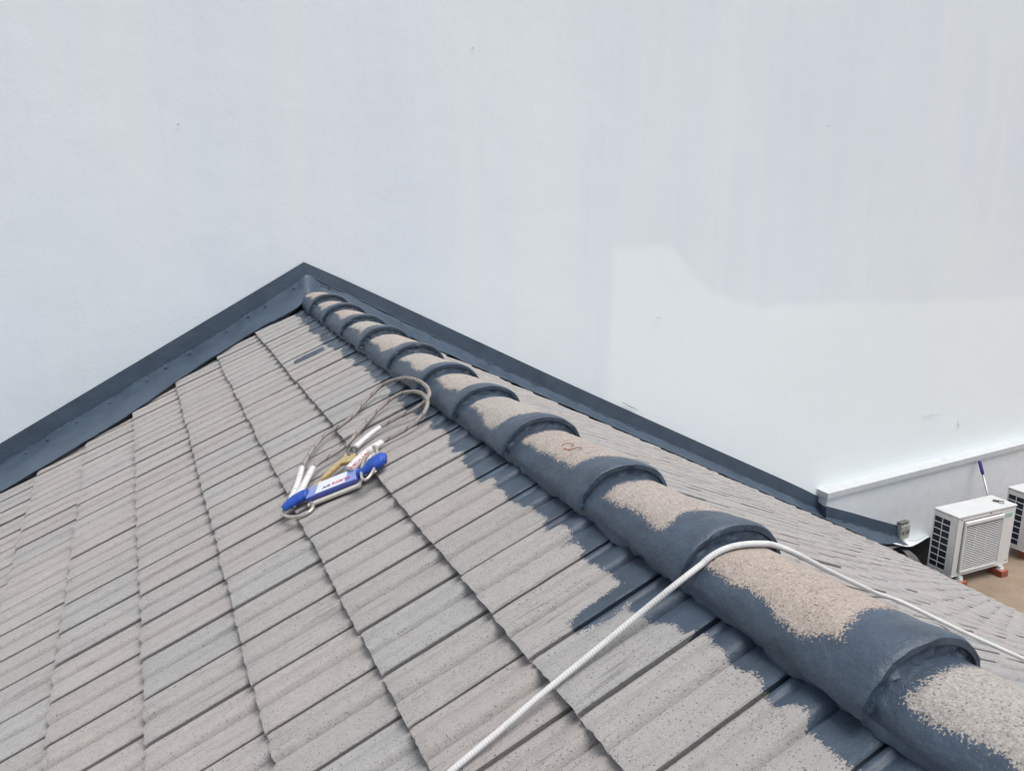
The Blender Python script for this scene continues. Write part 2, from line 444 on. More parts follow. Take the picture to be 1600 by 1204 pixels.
adopt(slab("plinth", 10.62, 20, -0.02, LOWO-0.03, FLZ-0.02, WB, M_LEDGE, 0), wall)
adopt(slab("recess_shade_panel", 7.6, 10.6, -0.02, 0.05, -5.9, WB-0.01, M_DARK, 0), wall)  # dark panel added to deepen the shade under the low wall

# ------------------------------------------------------------------ the tiled roof
roof = empty("house_roof", (RX, 3.0, -2.0))
tag(roof, "worn grey concrete tile roof with a half painted ridge", "roof")
# painted edge beside the ridge caps: distance down the slope against y
PB = [(0.985, .192), (1.05, .198), (1.109, .186), (1.166, .206), (1.224, .188), (1.30, .175), (1.386, .185), (1.46, .20), (1.522, .222), (1.60, .225), (1.676, .213), (1.725, .19),
      (1.926, .195), (2.10, .197), (2.24, .194), (2.4, .2), (2.658, .23), (2.914, .227), (3.089, .216), (3.263, .177), (3.719, .213), (4.117, .192), (4.26, .187),
      (4.551, .18), (4.901, .188), (5.326, .191), (5.534, .213), (6.2, .2), (7.2, .21)]
PBy = np.array([a for a, _ in PB]); PBs = np.array([b for _, b in PB])
def paint_L(s, y):
    b_ = np.interp(y, PBy, PBs) + 0.012
    q = math.floor(y/0.063)
    b_ += (hsh('b', q)-0.5)*0.052 + 0.02*nz(y, 3.1, 0, 9)
    d = b_ - s
    # single brush strokes that ran further down
    for (s0, s1, y0, y1) in ((0.13, 0.41, 1.665, 1.735), (0.25, 0.48, 5.285, 5.365), (0.15, 0.27, 1.60, 1.66), (0.14, 0.26, 2.02, 2.06), (0.14, 0.25, 3.42, 3.46)):
        dd = min(s-s0, s1-s, y-y0, y1-y) * 1.0
        if s > s1-0.10: dd -= 0.012*(s-(s1-0.10))/0.10
        d = max(d, dd)
    return max(-0.12, min(0.12, d))
def paint_R(s, y):
    b_ = 0.19 + (hsh('r', math.floor(y/0.063))-0.5)*0.05
    return max(-0.12, min(0.12, b_ - s))
VV = [0.0, 0.015, 0.04, 0.12, 0.24, 0.36, 0.43, 0.46, 0.474, 0.486, 0.505, 0.525, 0.55, 0.575, 0.61, 0.66, 0.73, 0.80, 0.845, 0.875, 0.895, 0.912, 0.93, 0.95, 0.97, 0.985, 1.0]
PF_V = [0.0, 0.015, 0.05, 0.12, 0.30, 0.42, 0.462, 0.476, 0.487, 0.505, 0.53, 0.555, 0.60, 0.68, 0.77, 0.83, 0.87, 0.895, 0.91, 0.93, 0.95, 0.975, 1.0]
PF_H = [0.0125, 0.0165, 0.0172, 0.0165, 0.0145, 0.0121, 0.0104, 0.0046, 0.0, 0.0006, 0.0109, 0.0190, 0.0230, 0.0225, 0.0190, 0.0140, 0.0090, 0.0062, 0.0060, 0.0095, 0.0122, 0.0122, 0.0095]
def prof(v): return float(np.interp(v, PF_V, PF_H))
PAL = [(0.357, 0.340, 0.327), (0.352, 0.342, 0.331), (0.346, 0.343, 0.335), (0.362, 0.342, 0.327), (0.346, 0.338, 0.329), (0.354, 0.344, 0.335), (0.343, 0.341, 0.338), (0.362, 0.346, 0.337), (0.350, 0.338, 0.328)]
def build_slope(side):
    left = side == 'L'
    T, cc = (TL, CL) if left else (TR, CR)
    verts, faces, sds, tints = [], [], [], []
    z0 = ZL if left else AR
    smax = 6.4 if left else (EAVE_X-RX)/CR
    ncourse = int((smax-E0)/GA) + (1 if left else 2)
    nrm = NL if left else NR
    sx = -1 if left else 1
    for k in range(ncourse):
        lo = E0 + GA*k
        if not left and lo > smax: lo = smax
        up = lo - GA - 0.028
        if k == 0: up = 0.03
        offs = (1.754, 1.692)[k % 2] + 0.012*(hsh('o', side, k)-0.5)
        if left and k == 0: offs = 1.692
        if left and k == 1: offs = 1.754
        if left and k == 2: offs = 1.848
        if left and k == 3: offs = 1.90
        if left and k > 3: offs = 1.754 + 0.09*(k % 2) + 0.02*hsh('q', k)
        j0 = int(math.floor((-2.2-offs)/PITCH_T)); j1 = int(math.ceil((7.02-offs)/PITCH_T))
        if k == 0: us = [i/26 for i in range(27)]
        else: us = [0.0, 0.30, 0.62, 0.85, 0.965, 1.0]
        for j in range(j0, j1+1):
            ya = offs + j*PITCH_T + 0.003 + 0.003*(hsh(side, k, j, 1)-0.5)
            wd = PITCH_T - (0.0098 if left else 0.0055)
            if ya > wall_y(RX)-0.05: continue
            ds = 0.009*(hsh(side, k, j, 2)-0.5); dz = 0.004*(hsh(side, k, j, 3)-0.5); tl = 0.005*(hsh(side, k, j, 4)-0.5)
            tt = list(PAL[int(hsh(side, k, j, 5)*len(PAL))])
            br = 1.0+0.07*hsh(side, k, j, 6)
            tt = [c*br for c in tt]
            base = len(verts); nv = len(VV); nu = len(us)
            skirt = 0.024
            cols = [-1] + list(range(nv)) + [nv, nv+1]
            ncol = len(cols)
            for ui, u in enumerate(us + [2.0]):
                butt = u > 1.5
                for c in cols:
                    ci = min(max(c, 0), nv-1)
                    v = VV[ci]
                    y = ya + v*wd
                    chip = 0.0045*nz(y*1.0, k*3.7, 0.3, 34) + 0.003*nz(y, k, 1.0, 90)
                    uu = min(u, 1.0)
                    s = up + (lo+ds+chip-up)*uu
                    f = (s-(lo-GA))/GA
                    h = -0.025 + 0.027*f + dz + tl*(v-0.5)*2*1.0 + prof(v) + 0.0012*nz(s, y, k, 14)
                    if u > 0.99: h -= 0.0025
                    if butt: s -= 0.007; h -= 0.030
                    if c == -1: h -= skirt; y += 0.006
                    elif c == nv: h -= 0.014; y += 0.0005
                    elif c == nv+1: h -= 0.016; y += 0.020
                    x = RX + sx*s*cc
                    p = Vector((x, y, z0 - s*cc*T)) + nrm*h
                    verts.append(p)
                    sds.append((paint_L(s, y) if left else paint_R(s, y)) if k == 0 else -0.12)
                    tints.append(tt)
            for a in range(nu):
                for c in range(ncol-1):
                    q = (base+a*ncol+c, base+a*ncol+c+1, base+(a+1)*ncol+c+1, base+(a+1)*ncol+c)
                    faces.append(q if left else q[::-1])
    faces = [f[::-1] for f in faces]
    o = mesh("tile_slope", verts, faces, M_TILE, None, True, {"sd": sds, "tint": np.array(tints)})
    # crisp at sharp angles
    try: o.data.set_sharp_from_angle(angle=R(40))
    except Exception: pass
    return adopt(o, roof)
build_slope('L'); build_slope('R')
# boarding below the tiles, closing the roof
bm = bmesh.new()
xl, xr_ = -4.6, EAVE_X-0.06
prof_pts = [(xl, AL+TL*xl-0.035), (RX, ZL-0.04), (xr_, AR-TR*(xr_-RX)-0.035), (xr_, AR-TR*(xr_-RX)-0.25), (RX, ZL-0.6), (xl, AL+TL*xl-0.25)]
a = [bm.verts.new((x, -2.4, z)) for x, z in prof_pts]; b_ = [bm.verts.new((x, wall_y(x)-0.02, z)) for x, z in prof_pts]
bm.faces.new(a); bm.faces.new(b_[::-1])
for i in range(6): bm.faces.new((a[i], b_[i], b_[(i+1) % 6], a[(i+1) % 6]))
adopt(from_bm("roof_boarding", bm, M_DARK), roof)
bm = bmesh.new(); box_bm(bm, (8.25, 2.0, -7.0), (0.2, 10.0, 4.3)); box_bm(bm, (-4.2, 2.0, -6.6), (0.2, 10.0, 4.9)); box_bm(bm, (2.0, -2.2, -6.8), (12.3, 0.2, 4.4))
adopt(from_bm("house_wall", bm, M_LEDGE), roof)

# ridge caps
CX, CZ = 1.357, -1.0
ELN, ELF = (0.166, 0.127), (0.144, 0.084)      # half width and rise of a cap at its near and far end
YC = [-0.64, -0.10, 0.44, 0.977, 1.575, 2.10, 2.676, 3.221, 3.70, 4.235, 4.82, 5.317, 5.871, 6.35, 6.93]
CT = [(0.400, 0.356, 0.321), (0.405, 0.383, 0.352), (0.414, 0.356, 0.312), (0.400, 0.378, 0.348), (0.422, 0.378, 0.348), (0.409, 0.365, 0.334), (0.409, 0.370, 0.339), (0.396, 0.374, 0.348)]
def build_cap(i):
    yn, yf = YC[i], YC[i+1] + 0.05
    if i == len(YC)-2: yf = YC[i+1]
    Ln = yf-yn
    nu, nv = 44, 50
    a0, a1 = R(1), R(203)
    rr = random.Random(100+i)
    near, far = rr.uniform(0.075, 0.135), rr.uniform(0.015, 0.06)+0.05
    v0 = R(rr.uniform(37, 50)); v1 = R(rr.uniform(132, 150)); sk = rr.uniform(-0.25, 0.25)
    verts, sds = [], []
    jx, jz, js = rr.uniform(-.004, .004), rr.uniform(-.003, .004), rr.uniform(-.006, .006)
    def put(rr_, ang, y, sd, lump=0.0026):
        q = 1 + (lump*nz(ang*1.2, y*6, i*2.3, 1.8) + 0.45*lump*nz(ang*5, y*26, i, 1.0))/0.13
        q *= 1 - 0.025*math.exp(-((ang-R(38))/R(20))**2)
        x = CX + jx + js*(y-yn)/Ln - math.cos(ang)*rr_[0]*q; z = CZ + jz + math.sin(ang)*rr_[1]*q
        verts.append((x, y, z)); sds.append(sd)
    us = [0.0, 0.004, 0.012, 0.024] + [0.04 + (Ln-0.04)*k/(nu-4) for k in range(nu-3)]
    for ui, d in enumerate(us):
        t = d/Ln
        k_ = min(1, max(0, (d-0.02)/(Ln*0.92)))
        col_ = 0.006/(1+math.exp((d-0.075)/0.008))         # raised collar at the near end
        r = [ELN[c]+col_+(ELF[c]-ELN[c])*k_ - (0.0045*(1-d/0.012)**2 if d < 0.012 else 0) for c in (0, 1)]
        for k in range(nv+1):
            ang = a0 + (a1-a0)*k/nv
            nb = near*(1+0.18*math.sin(ang*3+i))
            vv0 = v0 + R(15)*nz(d*6, i*5.3, 0, 1.0) + sk*(t-0.5)
            # triangular tongue of bare concrete reaching down near the collar
            if i % 3 == 0 and 0.20 < t < 0.55: vv0 -= R(10)*math.sin((t-0.20)/0.35*math.pi)
            inside = min(d-nb, (Ln-far)-d, (ang-vv0)*0.13, (v1-ang)*0.13)
            put(r, ang, yn + d + 0.004*nz(ang*3, i, 0, 1.5)*(1 if d < 0.03 else 0), max(-0.10, min(0.12, -inside)))
    nrow = nv+1
    faces = []
    n0 = len(us)
    for u in range(n0-1):
        for k in range(nv):
            faces.append((u*nrow+k, u*nrow+k+1, (u+1)*nrow+k+1, (u+1)*nrow+k))
    # end face at the near (lower) end: rim, then rough mortar set slightly back
    rings = [(0.019, 0.000, 0.03), (0.022, 0.007, 0.3), (0.028, 0.007, 0.7), (0.042, 0.002, 0.7), (0.060, -0.003, 0.3)]
    prev = 0
    for (ins, back, amp) in rings:
        st = len(verts)
        for k in range(nv+1):
            ang = a0 + (a1-a0)*k/nv
            g = ins + (0.007*nz(ang*6, i*3.1, ins*40, 1.0))*amp*2
            put((ELN[0]+0.006-g*0.75, ELN[1]+0.006-g), ang, yn + back + 0.016*nz(ang*7, i*1.7, ins*60, 1.0)*amp, 0.12, 0.0)
        for k in range(nv):
            faces.append((prev+k, st+k, st+k+1, prev+k+1))
        prev = st
    faces = [f[::-1] for f in faces]
    tint = CT[(i*3+1) % len(CT)]
    o = mesh("ridge_cap", verts, faces, M_CAP, None, True, {"sd": sds, "tint": np.array([tint]*len(verts))}, recalc=False)
    try: o.data.set_sharp_from_angle(angle=R(48))
    except Exception: pass
    return adopt(o, roof)
caps = [build_cap(i) for i in range(len(YC)-1)]
# mortar bedding under both edges of the caps
def bedding(sx, T, cc, z0, nrm):
    verts = []
    n = 420; m = 7
    for i in range(n+1):
        y = -0.7 + (6.95+0.7)*i/n
        ww = 0.016*nz(y, 0, sx, 7) + 0.010*nz(y, 1, sx, 30)
        for k in range(m):
            t = k/(m-1)
            s = 0.055 + t*(0.066+ww)
            h = 0.028*(1-t)**0.7 - 0.014*(t > 0.99) + 0.002 + 0.006*nz(s*2, y, sx, 22)*(1 if 0 < k < m-1 else 0.3)
            verts.append(Vector((RX + sx*s*cc, y, z0 - s*cc*T)) + nrm*h)
    faces = [(i*m+k, i*m+k+1, (i+1)*m+k+1, (i+1)*m+k) for i in range(n) for k in range(m-1)]
    if sx < 0: faces = [f[::-1] for f in faces]
    adopt(mesh("mortar_bedding", verts, faces, M_PAINT, None, True), roof)
bedding(-1, TL, CL, ZL, NL); bedding(1, TR, CR, AR, NR)
def on_ell(px, py, rx, rz):
    v = ray(px, py)
    A = (v[0]/rx)**2+(v[2]/rz)**2; B = -2*(v[0]*CX/rx**2+v[2]*CZ/rz**2); C_ = (CX/rx)**2+(CZ/rz)**2-1
    return Vector(v*((-B-math.sqrt(max(B*B-4*A*C_, 0)))/(2*A)))
def push_out(p, rx, rz):
    d = math.hypot((p.x-CX)/rx, (p.z-CZ)/rz)
    if d < 1: return Vector((CX+(p.x-CX)/max(d, .05), p.y, CZ+(p.z-CZ)/max(d, .05)))
    return p.copy()
# red scrawl on one cap
from mathutils.bvhtree import BVHTree
def scrawl_hit(bvh, px, py):
    d = Vector(ray(px, py)); h = bvh.ray_cast(Vector((0, 0, 0)), d)
    return h[0] - d*0.004
def scrawl(strokes, cap, rad):
    verts, faces = [], []
    bvh = BVHTree.FromPolygons([v.co for v in cap.data.vertices], [tuple(p.vertices) for p in cap.data.polygons])
    for st, wd in strokes:
        st = [(p.x, p.y) for p in catmull([(x, y, 0) for x, y in st], 5)]
        pts = [scrawl_hit(bvh, x, y) for x, y in st]
        b0 = len(verts)
        for i, p in enumerate(pts):
            t = (pts[min(i+1, len(pts)-1)]-pts[max(i-1, 0)]).normalized()
            n = Vector((p.x-CX, 0, p.z-CZ)).normalized()
            sd_ = t.cross(n).normalized()
            w_ = wd*(0.75+0.5*nz(i, wd*99, 3, 0.6))
            verts += [p+sd_*w_, p-sd_*w_]
        for i in range(len(pts)-1):
            a_ = b0+2*i
            faces.append((a_, a_+1, a_+3, a_+2))
    o = mesh("painted_mark", verts, faces, M_CHALK, None, True); o.parent = cap; return o
capm = caps[YC.index(2.10)]
mk = scrawl([([(878, 696), (883, 692.5), (890, 692), (896, 695), (893, 697)], 0.0035), ([(880, 700.5), (887, 702), (895, 700), (903, 698.5), (909, 699.5)], 0.005), ([(888, 704), (892, 702), (899, 700)], 0.003), ([(902, 703), (907, 701.8), (910, 702.2)], 0.003)], capm, 0.1405)
mk.matrix_parent_inverse = capm.matrix_world.inverted() if False else Matrix.Identity(4)
mk.location = (0, 0, 0)
mk.matrix_parent_inverse = (Matrix.Translation(roof.location) @ capm.matrix_parent_inverse).inverted()

# ------------------------------------------------------------------ flashing
def rail(pts, n):
    pts = catmull(pts, 10)
    L = [0]
    for i in range(1, len(pts)): L.append(L[-1]+(pts[i]-pts[i-1]).length)
    out = []
    for k in range(n+1):
        d = L[-1]*k/n
        j = max(0, min(len(L)-2, int(np.searchsorted(L, d))-1))
        t = (d-L[j])/max(1e-9, L[j+1]-L[j]); out.append(pts[j].lerp(pts[j+1], t))
    return out
def flash_part(name, A, B, mat, root, seed, segs=8, sag=0.0, thick=0.006, lump=0.004, edge=0.0, nrmhint=Vector((0, -1, 0.6)), bead=False):
    """sheet between rail A (upper) and rail B (lower) with dents, thickness and a torn lower edge"""
    n = len(A)-1
    nh = nrmhint.normalized()
    verts, faces = [], []
    m = segs+1
    for lay in (0, 1):
        for i in range(n+1):
            for k in range(m):
                t = k/segs
                p = A[i].lerp(B[i], t)
                if edge: p = p + (B[i]-A[i]).normalized()*edge*t*t*(nz(p.x, p.y, seed, 9)+0.5*nz(p.x, p.y, seed, 33))
                d = -sag*4*t*(1-t)*(A[i]-B[i]).length
                d += lump*(nz(p.x, p.y*1.3+t, seed, 5)+0.5*nz(p.x, p.y, seed+t*2, 17))*(1 if 0 < k else .3)
                if bead and k <= 1: d += 0.010 + 0.008*nz(p.x, p.z, seed, 8)
                if lay: d -= thick
                verts.append(p + nh*d)
    N = (n+1)*m
    for i in range(n):
        for k in range(segs):
            a_ = i*m+k
            faces.append((a_, a_+1, a_+m+1, a_+m)); faces.append((N+a_, N+a_+m, N+a_+m+1, N+a_+1))
    for i in range(n):
        a_ = i*m; faces.append((a_, a_+m, N+a_+m, N+a_)); a_ = i*m+segs; faces.append((a_, N+a_, N+a_+m, a_+m))
    for k in range(segs):
        a_ = k; faces.append((a_, N+a_, N+a_+1, a_+1)); a_ = n*m+k; faces.append((a_, a_+1, N+a_+1, N+a_))
    o = mesh(name, verts, faces, mat, None, True, recalc=True)
    try: o.data.set_sharp_from_angle(angle=R(50))
    except Exception: pass
    return adopt(o, root)
flash = empty("roof_flashing", (RX, wall_y(RX), -0.7))
tag(flash, "dark blue-grey flashing sealing the gabled roof edge against the wall", "flashing")
n = 160
# left run
TOP = [onW(*p, 0.012) for p in ((-140, 776), (0, 693), (160, 597.5), (320, 502), (400, 454.5), (475, 409.5))]
CRE = [onW(*p, 0.030) for p in ((-140, 812), (0, 727), (160, 630), (320, 535), (400, 484), (481, 431))]
BOT = [onL(*p, 0.034) for p in ((-140, 850), (0, 768), (80, 721), (200, 648), (280, 592), (394, 519), (456, 486), (478, 470))]
A_, C_, B_ = rail(TOP, n), rail(CRE, n), rail(BOT, n)
flash_part("upstand", A_, C_, M_UP, flash, 1.0, 4, 0.0, 0.010, 0.003, nrmhint=Vector((0, -1, 0)))
flash_part("apron", C_, B_, M_PAINT, flash, 2.0, 10, 0.008, 0.024, 0.006, 0.014, Vector((-0.25, -0.8, 0.8)), bead=True)
def bead_(rl, off, root, seed):
    P = [p+Vector((0, -off, 0.004))+Vector((0, -0.004, 0.010))*nz(p.x, p.z, seed, 4) for p in rl]
    rr = [max(0.003, 0.0075+0.006*nz(p.x*1.0, seed, p.z, 11)+0.004*nz(p.x, seed, p.z, 31)) for p in P]
    adopt(tube("sealant_bead", P, rr, M_PAINT, None, 7), root)
bead_(rail(CRE, 260), 0.012, flash, 1.3)
def fixings(rl, rb_, root, seed):
    m_ = len(rl)-1
    for q in range(14):
        t_ = (q+0.5+0.5*(hsh('f', seed, q)-0.5))/14
        a_ = rl[int(t_*m_)].lerp(rb_[int(t_*m_)], 0.14+0.05*hsh('g', seed, q)) + Vector((0, -0.010, 0.012))
        bm = bmesh.new(); bmesh.ops.create_uvsphere(bm, u_segments=10, v_segments=6, radius=0.007+0.003*hsh('h', seed, q))
        for v in bm.verts: v.co = Vector((v.co.x*1.3, v.co.y, v.co.z*0.8)) + a_
        adopt(from_bm("fixing_screw", bm, M_PAINT, None, True), root)
fixings(C_, B_, flash, 1)
# right run
TOP = [onW(*p, 0.012) for p in ((475, 409.5), (560, 447), (740, 530), (900, 604), (1080, 685), (1250, 761), (1297, 787))]
CRE = [onW(*p, 0.030) for p in ((481, 431), (560, 468), (740, 556), (900, 629), (1080, 708), (1250, 783), (1297, 806))]
def rb(px, py, off):
    p = onW(px, py, off); p.z = max(p.z, AR-TR*(p.x-RX)+0.030) if p.x < EAVE_X-0.3 else p.z; return p
BOT = [rb(*p) for p in ((498, 468, .10), (560, 489, .20), (600, 507, .24), (660, 535, .26), (738, 575, .28), (850, 627, .32), (1000, 694, .36), (1100, 739, .38), (1250, 800, .40), (1297, 822, .42))]
A_, C_, B_ = rail(TOP, n), rail(CRE, n), rail(BOT, n)
flash_part("upstand", A_, C_, M_UP, flash, 3.0, 4, 0.0, 0.010, 0.003, nrmhint=Vector((0, -1, 0)))
flash_part("apron", C_, B_, M_PAINT, flash, 4.0, 10, 0.055, 0.006, 0.006, 0.022, Vector((0.25, -0.8, 0.8)), bead=True)
bead_(rail(CRE, 260), 0.012, flash, 5.3)
fixings(C_, B_, flash, 2)
flash_part("saddle_patch", rail([onW(462, 441, .045), onW(480, 429, .045), onW(500, 441, .045)], 16), rail([onW(458, 474, .22), onW(480, 458, .24), onW(505, 470, .22)], 16), M_PAINT, flash, 9.0, 8, 0.0, 0.006, 0.010, 0.02)
# flashing on the thicker lower wall
corner = empty("corner_flashing", tuple(onW(1350, 830, LOWO)))
tag(corner, "short dark flashing strip curling along the low wall under the ledge", "flashing")
TOP = [onW(*p, LOWO+0.012) for p in ((1291.5, 790.5), (1330, 800.5), (1365, 810.5), (1402, 820.5))]
CRE = [onW(*p, LOWO+0.028) for p in ((1291, 808), (1330, 818), (1365, 828), (1402, 838))]
BOT = [rb(*p) for p in ((1286, 818, .45), (1318, 832, .46), (1340, 842, .46), (1368, 847.5, .44), (1398, 850, .40), (1428, 855, .36))]
A_, C_, B_ = rail(TOP, 60), rail(CRE, 60), rail(BOT, 60)
flash_part("upstand", A_, C_, M_UP, corner, 5.0, 4, 0.0, 0.010, 0.003, nrmhint=Vector((0, -1, 0)))
flash_part("apron", C_, B_, M_PAINT, corner, 6.0, 10, 0.05, 0.006, 0.006, 0.03, Vector((0.2, -0.8, 0.8)), bead=True)
bead_(rail(CRE, 60), 0.012, corner, 8.3)
# return piece turning round the end of the low wall
xr2 = LX+0.016; zt = onW(1297, 791, LOWO).z
p0, p1 = Vector((xr2, wall_y(xr2)-0.01, zt+0.03)), Vector((xr2, wall_y(xr2)-LOWO-0.014, zt))
q0, q1 = p0-Vector((0.0, 0.05, 0.30)), p1-Vector((0.02, 0.06, 0.22))
flash_part("return_piece", rail([p0, p0.lerp(p1, .5), p1], 10), rail([q0, q0.lerp(q1, .5), q1], 10), M_UP, corner, 7.0, 4, 0, 0.01, 0.004, nrmhint=Vector((-1, -0.3, 0)))
# pale torn membrane beyond the strip
memb = flash_part("membrane_flap", rail([onW(1404, 838, LOWO+0.01), onW(1425, 846, LOWO+.01), onW(1452, 836, LOWO+.01)], 20), rail([onW(1396, 849, .40), onW(1424, 853, .40), onW(1452, 838, .32)], 20), M_LEDGE, corner, 8.0, 6, 0.05, 0.005, 0.006, 0.02)

# ------------------------------------------------------------------ socket box on the low wall
S0 = onW(1411, 829, LOWO+0.035)
sock = empty("socket_box", tuple(S0)); tag(sock, "grey double weatherproof socket box at the end of the corner flashing", "socket")
ang = math.atan(0.085); RZ = Matrix.Rotation(ang, 3, 'Z')
sc_ = 0.0104
hx, hz_ = 0.20, 0.235
adopt(box("housing", S0, (hx, 0.07, hz_), M_GREY, None, RZ, 0.012), sock)
adopt(box("top_cover", S0+Vector((-0.02, 0.0, hz_/2+0.022)), (hx*0.9, 0.08, 0.022), M_GREYD, None, RZ, 0.006), sock)
for sx in (-1, 1):
    c = S0 + RZ @ Vector((sx*0.049, -0.037, 0))
    pl = adopt(box("socket_plate", c, (0.085, 0.012, 0.19), M_GREY, None, RZ, 0.006), sock)
    bm = bmesh.new()
    bmesh.ops.create_cone(bm, cap_ends=True, segments=24, radius1=0.030, radius2=0.030, depth=0.012, matrix=Matrix.Translation(c+RZ @ Vector((0, -0.010, 0.0))) @ RZ.to_4x4() @ Matrix.Rotation(R(90), 4, 'X'))
    q = from_bm("socket_insert", bm, M_GREYD); adopt(q, sock)
    bm = bmesh.new()
    bmesh.ops.create_cone(bm, cap_ends=True, segments=16, radius1=0.012, radius2=0.010, depth=0.012, matrix=Matrix.Translation(c+RZ @ Vector((0.004, -0.018, 0.0))) @ RZ.to_4x4() @ Matrix.Rotation(R(90), 4, 'X'))
    adopt(from_bm("socket_pin", bm, M_GREY), sock)

# ------------------------------------------------------------------ outdoor air conditioning units
ACW, ACD, ACH = 1.09, 0.36, 0.83
ACZ = FLZ + 0.134
def make_ac(name, x, y, full=True):
    root = empty(name, (x, y, FLZ+0.104))
    z0 = ACZ
    def P(c): return Vector((x, y, z0)) + Vector(c)
    # casing: body panels with an open left side and an open fan bay
    bm = bmesh.new()
    lw = 0.10                                   # solid left return on the front
    fx1 = 0.835                                 # fan bay ends here
    box_bm(bm, P((0.012+lw/2-0.006, 0.012, ACH/2)), (lw, 0.02, ACH-0.05), None, 0.006)
    box_bm(bm, P((fx1+(ACW-fx1)/2-0.004, 0.012, ACH/2)), (ACW-fx1-0.008, 0.02, ACH-0.05), None, 0.006)
    box_bm(bm, P((ACW/2, 0.013, 0.03)), (ACW-0.01, 0.018, 0.055), None, 0.004)
    box_bm(bm, P((ACW/2, 0.013, ACH-0.045)), (ACW-0.01, 0.018, 0.06), None, 0.004)
    box_bm(bm, P((ACW-0.012, ACD/2, ACH/2)), (0.022, ACD-0.01, ACH-0.05), None, 0.005)
    box_bm(bm, P((ACW/2, ACD-0.010, ACH/2)), (ACW-0.02, 0.018, ACH-0.06), None, 0.004)
    box_bm(bm, P((0.012, 0.058, ACH/2)), (0.022, 0.072, ACH-0.05), None, 0.004)
    box_bm(bm, P((ACW/2, ACD/2, 0.012)), (ACW, ACD, 0.024), None, 0.006)
    adopt(from_bm("casing", bm, M_CASE), root)
    bm = bmesh.new(); box_bm(bm, P((ACW/2, ACD/2, ACH-0.014)), (ACW+0.012, ACD+0.012, 0.030), None, 0.012, 3)
    adopt(from_bm("lid", bm, M_CASE2), root)
    # coil behind the side guard
    adopt(box("coil", P((0.020, 0.225, ACH/2)), (0.012, 0.245, ACH-0.06), M_COIL), root)
    bm = bmesh.new()
    ys = (0.100, 0.224, 0.346)
    for yy, wd in zip(ys, (0.020, 0.010, 0.020)): box_bm(bm, P((0.006, yy, ACH/2-0.01)), (0.012, wd, ACH-0.07), None, 0.003, 1)
    nb = 9
    for i in range(nb):
        zz = 0.045 + (ACH-0.125)*i/(nb-1)
        box_bm(bm, P((0.007, 0.223, zz)), (0.010, 0.246, 0.0115 if 0 < i < nb-1 else 0.030), None, 0.003, 1)
    box_bm(bm, P((0.007, 0.223, ACH-0.055)), (0.011, 0.262, 0.045), None, 0.003, 1)
    adopt(from_bm("coil_guard", bm, M_CASE), root)
    # fan grille: raised frame, louvres and a dim fan behind
    gx0, gx1, gz0, gz1 = 0.115, fx1+0.005, 0.055, ACH-0.085
    gr = None
    bm = bmesh.new()
    fw = 0.028
    box_bm(bm, P(((gx0+gx1)/2, -0.012, gz1-0.022)), (gx1-gx0, 0.040, 0.050), None, 0.010)
    box_bm(bm, P(((gx0+gx1)/2, -0.010, gz0+0.010)), (gx1-gx0, 0.030, 0.022), None, 0.006)
    box_bm(bm, P((gx0+0.012, -0.010, (gz0+gz1)/2)), (fw, 0.032, gz1-gz0-0.02), None, 0.008)
    box_bm(bm, P((gx1-0.010, -0.010, (gz0+gz1)/2)), (0.020, 0.034, gz1-gz0-0.02), None, 0.006)
    gr = adopt(from_bm("fan_grille", bm, M_CASE), root)
    bm = bmesh.new()
    nl = 25
    tilt = Matrix.Rotation(R(-28), 3, 'X')
    for i in range(nl):
        zz = gz0+0.030 + (gz1-gz0-0.085)*i/(nl-1)
        box_bm(bm, P(((gx0+gx1)/2, -0.008, zz)), (gx1-gx0-0.03, 0.022, 0.010), tilt)
    for i in range(1, 3):
        xx = gx0+0.03+(gx1-gx0-0.05)*i/3
        box_bm(bm, P((xx, 0.006, (gz0+gz1)/2-0.015)), (0.005, 0.006, gz1-gz0-0.07))
    lo = from_bm("louvre", bm, M_CASE); lo.parent = gr; lo.matrix_parent_inverse = (Matrix.Translation(root.location) @ gr.matrix_parent_inverse).inverted()
    lo.matrix_parent_inverse = Matrix.Identity(4)
    bm = bmesh.new()
    cx, cz = (gx0+gx1)/2, (gz0+gz1)/2-0.02
    bmesh.ops.create_cone(bm, cap_ends=True, segments=28, radius1=0.075, radius2=0.06, depth=0.05, matrix=Matrix.Translation(P((cx, 0.06, cz))) @ Matrix.Rotation(R(90), 4, 'X'))
    for q in range(3):
        a_ = q*2*math.pi/3
        rings = []
        for r_, tw, ch in ((0.06, 0.9, 0.10), (0.15, 0.7, 0.17), (0.25, 0.5, 0.20)):
            row = []
            for s_ in (-1, 1):
                aa = a_ + s_*ch/r_*0.5
                row.append(bm.verts.new(P((cx+math.cos(aa)*r_, 0.065+s_*0.03*tw, cz+math.sin(aa)*r_))))
            rings.append(row)
        for i in range(2): bm.faces.new((rings[i][0], rings[i][1], rings[i+1][1], rings[i+1][0]))
    adopt(from_bm("fan", bm, M_GREYD), root)
    adopt(box("fan_bay", P((0.47, 0.16, ACH/2)), (0.70, 0.02, ACH-0.10), M_GREYD), root)
    adopt(box("badge", P((0.955, 0.001, ACH-0.125)), (0.135, 0.004, 0.050), M_BADGE, None, None, 0.001), root)
    adopt(box("badge_emblem", P((0.868+0.012, 0.001, ACH-0.125)), (0.014, 0.004, 0.030), M_BADGE, None, None, 0.001), root)
    for c in ((0.60, -0.002, ACH-0.040), (ACW-0.05, 0.0, 0.05), (0.06, 0.0, ACH-0.045)):
        bm = bmesh.new()
        bmesh.ops.create_cone(bm, cap_ends=True, segments=10, radius1=0.010, radius2=0.008, depth=0.008, matrix=Matrix.Translation(P(c)) @ Matrix.Rotation(R(90), 4, 'X'))
        adopt(from_bm("screw", bm, M_GREYD), root)
